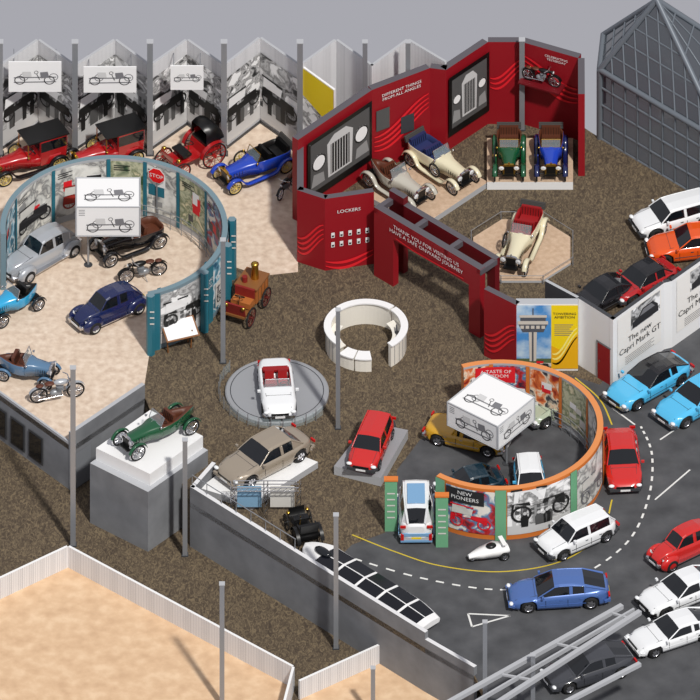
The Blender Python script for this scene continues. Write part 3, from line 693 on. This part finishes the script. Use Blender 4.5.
def tourer(name,px,py,hd,L,paint,seat=leather,fender=None,wheelc=None,z=0,style='open',rad_=None,cyc=False,boat=False,Wd=1.5,rows=2,r=.38,scale=1,body=None,screen=True):
    b=B(name); fender=fender or paint; wheelc=wheelc or chrome; rad_=rad_ or brass; body=body or paint
    ax=.34*L; ty=Wd/2-.07
    b.box(-.45*L,-.3,.42,.42*L,.3,.5,black)
    for sx in(-1,1): b.cyl((sx*ax,-ty,r),(sx*ax,ty,r),.035,.035,black,8)
    for sx in(-1,1):
        for sy in(-1,1): wheel(b,sx*ax,sy*ty,r,.11,sy,'wire',wheelc); b.tube([(sx*ax-.4,sy*.33,.48),(sx*ax,sy*.33,.4),(sx*ax+.4,sy*.33,.48)],.025,black,5)
    def hs(x,w,z0,z1): return [(x,-w,z0),(x,-w,z1-.14),(x,-w*.75,z1-.03),(x,0,z1),(x,w*.75,z1-.03),(x,w,z1-.14),(x,w,z0)]
    b.loft([hs(.36*L,.27,.5,1.02),hs(.25*L,.31,.5,1.04),hs(.12*L,.36,.5,1.08),hs(.05*L,.46,.48,1.14),hs(.0,.52,.48,1.12)],paint,True)
    for k in range(5):
        for sy in(-1,1): b.bx(((.16+.035*k)*L,sy*.335,.78),(.02,.02,.22),black)
    b.loft([hs(.36*L,.3,.46,1.07),hs(.36*L+.1,.29,.46,1.06)],rad_,True,smooth=False); b.box(.36*L+.08,-.22,.52,.36*L+.115,.22,.95,black)
    b.cyl((.36*L+.05,0,1.05),(.36*L+.05,0,1.16),.04,.03,rad_,8)
    if boat: out=[(.02,.5),(-.1,.52),(-.2,.46),(-.3,.32),(-.4,.16),(-.47,.03)]
    else: out=[(.02,.5),(-.1,.56),(-.25,.6),(-.36,.6),(-.42,.52),(-.45,.3)]
    outl=[(x*L,y) for x,y in out]+[(x*L,-y) for x,y in out[::-1]]
    xm=sum(p[0] for p in outl)/len(outl)
    def rg(s_,z_): return [((x-xm)*s_+xm,y*s_,z_) for x,y in outl]
    zt=1.0 if rows==1 else 1.12
    end=.6 if boat else .88
    if style=='open':
        b.loft([rg(.9,.45),rg(1,.65),rg(1,zt-.04),rg(.98,zt),rg(end,zt-.02),rg(end,.62)],body,True,True,True,lambda i,j:body if i<3 else seat)
    else:
        b.loft([rg(.9,.45),rg(1,.65),rg(1,.95),rg(.96,.95)],body,True)
    sx_=[-.1] if rows==1 else [-.08,-.32]
    for k,x in enumerate(sx_):
        if style=='landau' and k==1: continue
        x*=L; b.bx((x,0,.8),(.46,.86 if not boat else .7,.2),seat); b.bx((x-.28,0,1.05),(.16,.9 if not boat else .7,.5),seat,(0,-.2,0))
        for q in range(-3,4): b.bx((x-.19,q*.125,1.08),(.02,.02,.4),black,(0,-.2,0))
    if style=='landau':
        x0,x1=-.45*L,-.12*L
        def cab(z_,e=0): return [(x0-e,-.5,z_),(x0-e+.08,-.58,z_),(x1,-.6,z_),(x1+.03,-.5,z_),(x1+.03,.5,z_),(x1,.6,z_),(x0-e+.08,.58,z_),(x0-e,.5,z_)]
        b.loft([cab(.5),cab(1.2,.05),cab(1.25,.05),cab(1.8,.05),cab(1.88),],body,True,True,False,lambda i,j:body if i<2 else (glass if(i==2 and j not in(0,2,4,6)) else body))
        b.prism([(x0-.1,-.62),(.04*L,-.6),(.04*L,.6),(x0-.1,.62)],1.88,1.95,black)
        for sy in(-1,1): b.cyl((.03*L,sy*.5,1.1),(.03*L,sy*.5,1.9),.025,.025,brass,6)
    if style=='open' and not boat and rows==2:
        for k in range(4): b.cyl((-.44*L-.03*k,-.58,1.12+.07*k),(-.44*L-.03*k,.58,1.12+.07*k),.06,.06,M('hood_cloth',(60,58,56),.8),8)
    if screen and style!='landau':
        pts=[(.01*L,-.46,1.1),(-.03*L,-.46,1.5),(-.03*L,.46,1.5),(.01*L,.46,1.1)]; b.tube(pts+[pts[0]],.02,rad_,6); b.add(pts,[(0,1,2,3)],wscr)
    b.cyl((.02*L,.24,.95),(-.06*L,.24,1.2),.02,.02,black,6); b.torus((-.06*L,.24,1.2),.19,.02,black,(0,-.95,0),14,5)
    def sweep(path,y,w=.28):
        secs=[]
        for i,(x,zz) in enumerate(path):
            a=path[max(i-1,0)];c=path[min(i+1,len(path)-1)]; tx,tz=c[0]-a[0],c[1]-a[1]; l=math.hypot(tx,tz) or 1; nx,nz=-tz/l,tx/l
            if nz<0 and abs(nz)>.2: nx,nz=-nx,-nz
            secs.append([(x+nx*o,y+yy,zz+nz*o) for yy,o in((-w/2,-.03),(-w/4,.015),(0,.03),(w/4,.015),(w/2,-.03),(0,.0))])
        b.loft(secs,fender,True)
    R=r*1.22
    for sy in(-1,1):
        if cyc:
            for cx in(ax,-ax): sweep([(cx-R*math.cos(t),r+R*math.sin(t)) for t in[rad(k) for k in range(15,166,15)]],sy*ty,.2)
        else:
            fp=[(ax+R*math.cos(t),r+R*math.sin(t)) for t in[rad(k) for k in range(20,131,15)]]+[(ax-R*1.15,.42),(ax-R*1.6,.33)]
            rp=[(-ax+R*1.6,.33),(-ax+R*1.15,.4)]+[(-ax-R*math.cos(t),r+R*math.sin(t)) for t in[rad(k) for k in range(150,9,-14)]]
            sweep(fp+rp,sy*ty)
        c=(.36*L+.06,sy*.36,.86); b.lathe([(.03,-.14),(.1,-.08),(.135,.04),(.135,.07)],rad_,c,12,'x'); b.lathe([(.13,.05),(.01,.08)],lamp,c,12,'x')
        b.cyl((.36*L+.02,sy*.36,.5),(.36*L+.02,sy*.36,.76),.02,.02,black,6)
        b.lathe([(.03,-.06),(.06,0),(.06,.04),(.01,.05)],rad_,(.03*L,sy*.58,1.15),8,'x')
    if not cyc and not boat: wheel(b,.06*L,-(Wd/2-.05),r*.95,.11,-1,'wire',wheelc,.75)
    return place(b,px,py,hd,z,scale)

def motorcycle(px,py,hd,paint,z=0,scale=1,name='vintage_motorcycle',loc=None,rz=0):
    b=B(name); r=.34
    for x in(-.68,.7): wheel(b,x,0,r,.09,1,'wire',chrome); 
    fm=black
    b.tube([(.7,0,.34),(.52,0,.75),(.42,0,.98)],.03,chrome); b.tube([(.45,0,.85),(-.2,0,.78),(-.68,0,.34),(-.05,0,.3),(.38,0,.4),(.45,0,.85)],.028,fm)
    b.ell((.15,0,.82),(.3,.13,.12),paint); b.ell((-.28,0,.82),(.2,.13,.06),leather); b.ell((-.65,0,.78),(.15,.11,.05),leather)
    b.cyl((.08,0,.32),(.12,0,.66),.13,.1,steel,10)
    for k in range(5): b.cyl((.1,0,.45+k*.045),(.1,0,.46+k*.045),.15,.15,grey,10)
    b.ell((-.08,0,.36),(.2,.12,.14),steel); b.tube([(.15,-.1,.55),(.2,-.14,.3),(-.75,-.16,.26)],.03,chrome); b.tube([(.3,-.34,.98),(.42,-.15,1.02),(.42,.15,1.02),(.3,.34,.98)],.022,chrome)
    b.ell((.56,0,.86),(.1,.09,.09),black); b.lathe([(.08,.06),(.01,.1)],lamp,(.58,0,.86),8,'x')
    for cx in(-.68,.7):
        R=r+.05; b.loft([[(cx-R*math.cos(rad(t)),y,r+R*math.sin(rad(t))) for y in(-.07,0,.07)] for t in range(20,161,14)],paint,False,False)
    b.cyl((0,0,.3),(-.1,.25,.0),.015,.015,steel,5)
    if loc is not None: return b.fin(loc,rz,scale)
    return place(b,px,py,hd,z,scale)
def carriage(px,py,hd,paint,wc,z=0,scale=1,name='horseless_carriage',hood=True,seat=leather):
    b=B(name)
    for x,r in((.85,.45),(-.75,.58)):
        for sy in(-1,1): wheel(b,x,sy*.62,r,.08,sy,'wire',wc)
        b.cyl((x,-.62,r),(x,.62,r),.03,.03,black,6)
        b.tube([(x-.35,-.4,r+.12),(x,-.4,r+.02),(x+.35,-.4,r+.12)],.02,black,5); b.tube([(x-.35,.4,r+.12),(x,.4,r+.02),(x+.35,.4,r+.12)],.02,black,5)
    b.box(-1.1,-.42,.62,1.0,.42,.7,paint)
    pr=[(-1.15,.7),(-1.2,1.05),(-.4,1.05),(-.3,.7)]; b.loft([[(x,-.48,z_) for x,z_ in pr],[(x,.48,z_) for x,z_ in pr]],paint,True,smooth=False)
    b.bx((-.7,0,1.1),(.55,.9,.14),seat); b.bx((-1.05,0,1.38),(.14,.95,.55),seat,(0,-.15,0))
    for sy in(-1,1): b.bx((-.8,sy*.47,1.25),(.5,.06,.25),paint)
    b.loft([[(.95,-.42,.7),(.95,.42,.7)],[(1.15,-.42,.95),(1.15,.42,.95)],[(1.1,-.42,1.15),(1.1,.42,1.15)]],paint,False,False)
    b.bx((.4,0,.95),(.4,.8,.1),seat); b.cyl((.2,.1,.7),(.1,.1,1.3),.02,.02,brass,6); b.torus((.1,.1,1.3),.16,.02,black,(0,-.3,0),12,5)
    for sy in(-1,1): b.lathe([(.03,-.1),(.09,-.05),(.1,.06),(.01,.08)],brass,(.9,sy*.5,1.0),10,'x')
    if hood:
        secs=[]
        for k in range(6):
            t=rad(15+k*22); x=-.75-.55*math.cos(t); zz=1.2+.75*math.sin(t); secs.append([(x,-.52,1.2),(x,-.5,zz-.08),(x,0,zz),(x,.5,zz-.08),(x,.52,1.2)])
        b.loft(secs,black,False,False)
    for sy in(-1,1): b.loft([[(-.75+.66*math.cos(rad(t)),sy*.62+y,.58+.66*math.sin(rad(t))) for y in(-.09,.09)] for t in range(10,171,16)],paint,False,False)
    return place(b,px,py,hd,z,scale)

def P(n,c=None,rough=.25,metal=0,coat=.8): return M('paint_'+n,c,rough,metal,coat)
cR=P('red',(172,24,28)); cBlue=P('blue',(28,66,180)); cNavy=P('navy',(18,30,78)); cSil=P('silver',(180,184,190),.3,.3); cBe=P('cream',(222,214,184)); cGr=P('green',(18,80,48)); cSky=P('sky',(80,185,232)); cPew=P('pewter',(186,182,170))
cTaupe=P('taupe',(160,148,132),.3,.2); cWh=P('white',(234,236,238)); cGold=P('gold',(204,156,36)); cBright=P('bright_red',(200,34,30)); cCob=P('cobalt',(78,112,178),.3,.2); cOr=P('orange',(225,84,20)); cBk=P('black',(20,20,24)); cDk=P('charcoal',(60,62,68)); cCy=P('cyan',(40,160,210)); cSteelB=P('steel_blue',(84,118,150)); cPale=P('pale_green',(168,180,158)); cTeal=P('dark_teal',(14,44,58)); cBand=P('pale_blue',(120,165,205))
yw=M('wheel_yellow',(214,190,110),.5); rw=M('wheel_red',(170,30,26),.5); bwh=M('wheel_blue',(40,60,150),.5)
tourer('vintage_landaulette',26,170,(-60,18),4.0,cR,rleath,black,yw,style='landau')
tourer('vintage_landaulette',104,164,(-60,18),3.9,cR,rleath,black,yw,style='landau')
carriage(190,166,(-40,18),cR,rw,scale=1.15,name='veteran_motor_carriage',seat=black)
tourer('vintage_touring_car',253,176,(-58,24),4.1,cBlue,black,cBlue,yw)
motorcycle(287,192,(-20,24),black,scale=.9)
tourer('vintage_sports_car',399,193,(50,32),3.8,cPew,leather,z=.3,rows=1,boat=True,rad_=chrome)
tourer('vintage_touring_car',442,174,(50,34),4.1,cBe,navy,z=.3,rad_=chrome)
tourer('vintage_touring_car',509,165,(0,1),3.3,cGr,leather,cGr,yw,z=.45,scale=.95)
tourer('vintage_touring_car',551,165,(0,1),3.3,cBlue,leather,cNavy,bwh,z=.45,scale=.95)
tourer('vintage_touring_car',521,252,(-20,45),4.5,cBe,rleath,cBe,chrome,z=.12,rad_=chrome)
dd=SHELF[1]; motorcycle(0,0,(1,0),black,loc=SHELF[0],rz=math.atan2(dd.y,dd.x),scale=.95)
# right top
car('saloon_car',674,224,(-50,14),3.9,1.6,1.3,cWh,'hatch')
car('saloon_car',688,253,(-50,6),3.8,1.6,1.35,cOr,'coupe')
car('saloon_car',642,289,(-50,26),3.5,1.5,1.2,cR,'sedan',roof=cBk)
car('saloon_car',600,305,(-50,26),3.2,1.5,1.2,cBk,'coupe')
car('coupe_car',648,390,(-60,34),4.3,1.7,1.3,cSky,'coupe',roof=cBk,trim=chrome)
car('coupe_car',696,408,(-60,34),4.2,1.7,1.3,cSky,'coupe',trim=chrome)
# left ring
car('streamlined_saloon',40,262,(-58,34),4.2,1.7,1.55,cSil,'stream',fend=True,trim=chrome,wr=.33)
car('rounded_economy_car',108,316,(-58,26),3.7,1.55,1.45,cNavy,'rear',fend=True,trim=chrome,wr=.32,rim=offw)
tourer('vintage_roadster',128,250,(-58,22),3.8,cBk,leather,cBk,chrome,rad_=chrome,rows=1)
motorcycle(143,279,(-35,8),black,scale=1.15)
tourer('vintage_roadster',12,312,(-50,24),3.0,cCy,black,cBk,chrome,rad_=chrome,rows=1,cyc=True,boat=True,r=.34)
tourer('cyclecar',28,378,(50,10),3.0,cSteelB,leather,cSteelB,chrome,rad_=chrome,rows=1,cyc=True,boat=True,Wd=1.3,r=.32)
motorcycle(57,400,(38,-6),cSil,scale=1.25)
# steam cart
b=B('steam_delivery_cart'); wr_=M('wheel_dark_red',(96,30,24),.5)
for x,sy in((-.75,-1),(-.75,1),(.8,-1),(.8,1)): wheel(b,x,sy*.62,.48,.1,sy,'wire',wr_)
ow=M('cart_wood',(176,104,50),.5)
b.box(-1.2,-.5,.6,.0,.5,1.35,ow); b.box(-1.26,-.55,1.35,.05,.55,1.42,wood)
for k in range(4): b.box(-1.18+k*.33,-.52,.62,-1.13+k*.33,.52,1.33,wood)
b.box(0,-.45,.55,1.15,.45,.65,wood); b.bx((.35,0,.85),(.5,.9,.28),ow); b.bx((.1,0,1.2),(.12,.9,.5),M('cart_red',(130,30,26)))
b.bx((1.1,0,.95),(.08,.9,.65),M('cart_red'),(0,.2,0)); b.cyl((.95,0,.6),(.65,0,1.35),.02,.02,black); b.torus((.65,0,1.35),.22,.022,black,(0,-.6,0),14,5); b.cyl((-.7,.1,1.4),(-.7,.1,2.15),.18,.15,brass,14); b.ell((-.7,.1,2.18),(.18,.18,.12),brass); b.cyl((-.3,-.2,1.4),(-.3,-.2,1.7),.12,.12,M('cart_red'),10)
for sy in(-1,1): b.lathe([(.03,-.1),(.1,-.05),(.1,.06),(.01,.08)],brass,(1.15,sy*.4,1.15),10,'x')
b.fin(W(246,312),rad(-115),1.05)
# centre
car('sports_roadster',277,397,(6,50),3.9,1.6,1.05,cWh,'roadster',z=.225,interior=rleath,trim=chrome)
car('rally_saloon',264,466,(-80,42),4.7,1.8,1.45,cTaupe,'sedan',z=.35,wr=.34,trim=cTaupe)
tourer('vintage_racing_car',156,440,(-80,38),4.5,cGr,leather,cGr,chrome,z=1.6,rad_=chrome,rows=1,cyc=True,boat=True,r=.42)
car('compact_hatchback',371,452,(-20,48),3.7,1.5,1.3,cBright,'hatch',z=.5,wr=.28)
carriage(303,537,(-20,-40),black,black,scale=.9,name='horse_drawn_carriage',hood=False,seat=black)
# right ring
car('seventies_coupe',468,442,(70,16),3.9,1.6,1.3,cGold,'pickup',trim=chrome)
car('seventies_saloon',552,412,(-45,26),3.3,1.5,1.25,cPale,'sedan',trim=chrome)
car('compact_hatchback',530,490,(6,40),3.0,1.4,1.3,cSky,'hatch',roof=cWh,wr=.26)
car('seventies_saloon',470,493,(-60,14),3.2,1.4,1.25,cTeal,'sedan',trim=chrome)
car('electric_microvan',416,524,(-1,-50),3.1,1.6,2.0,cWh,'van',wr=.27,trim=lgrey,band=cBand)
# road
car('seventies_saloon',622,468,(6,50),4.2,1.65,1.3,cBright,'sedan',trim=dgrey)
car('compact_hatchback',576,543,(-60,26),3.8,1.6,1.35,cWh,'hatch',wr=.3)
car('modern_coupe',558,600,(-95,6),4.6,1.75,1.35,cCob,'fast',wr=.33,trim=cCob)
car('modern_hatchback',588,676,(-75,22),4.2,1.75,1.35,cDk,'fast',trim=cDk)
car('rounded_economy_car',684,554,(-50,24),3.6,1.5,1.45,cBright,'rear',fend=True,trim=chrome,wr=.31)
car('modern_coupe',680,600,(-60,24),4.0,1.7,1.25,cWh,'coupe',trim=black)
car('sports_car',672,640,(-60,20),4.1,1.7,1.15,cWh,'coupe',trim=cWh)
b=B('electric_tricycle'); 
b.loft([[(x,-w,.25),(x,-w,h),(x,0,h+.08),(x,w,h),(x,w,.25)] for x,w,h in((-1,.3,.45),(-.4,.4,.6),(.3,.3,.5),(.9,.12,.35))],white); b.ell((-.2,0,.66),(.25,.2,.12),black)
for x,y in((-.7,-.45),(-.7,.45),(.7,0)): wheel(b,x,y,.22,.1,1 if y>=0 else -1)
b.bx((-.75,0,.8),(.2,.7,.05),white); b.fin(W(487,558,.015),rad(200),1)
# solar car: long flat wing body with cell panels
b=B('solar_racing_car'); pan=M('solar_cells',(14,16,24),.2)
p0=W(304,543,.75);p1=W(430,622,.75); L=(p1-p0).length
secs=[]; NS=60
def sh(t): return (.84*min(1,(t/.12)**.5 if t>0 else 0.02)*(1-.35*max(0,(t-.8)/.2)**1.5)+.02, .20*math.sin(pi*(.06+.86*t))+.04)
for i in range(NS+1):
    t=i/NS; x=-L/2+L*t; w,h=sh(t)
    secs.append([(x,-w*.9,.4),(x,-w,.55),(x,-w*.97,.62),(x,-w*.86,.62+h*.5),(x,-w*.03,.62+h),(x,w*.03,.62+h),(x,w*.86,.62+h*.5),(x,w*.97,.62),(x,w,.55),(x,w*.9,.4)])
b.loft(secs,white,True,True,False,lambda i,j: pan if j in(3,5) and 9<=i<=NS-4 and i%10!=8 else white)
b.ell((-L*.36,0,.8),(.5,.24,.2),glass)
for x in(-L*.3,L*.3):
    for sy in(-1,1): wheel(b,x,sy*.5,.26,.1,sy); b.loft([[(x+a,sy*.5+w_,.2) ,(x+a,sy*.5+w_,.5),(x+a,sy*.5-w_,.5),(x+a,sy*.5-w_,.2)] for a,w_ in((-.55,.02),(-.2,.12),(.2,.12),(.55,.02))],white)
m_=(p0+p1)/2; d_=p1-p0; b.fin(Vector((m_.x+.06,m_.y+.06,0.02)),math.atan2(d_.y,d_.x))
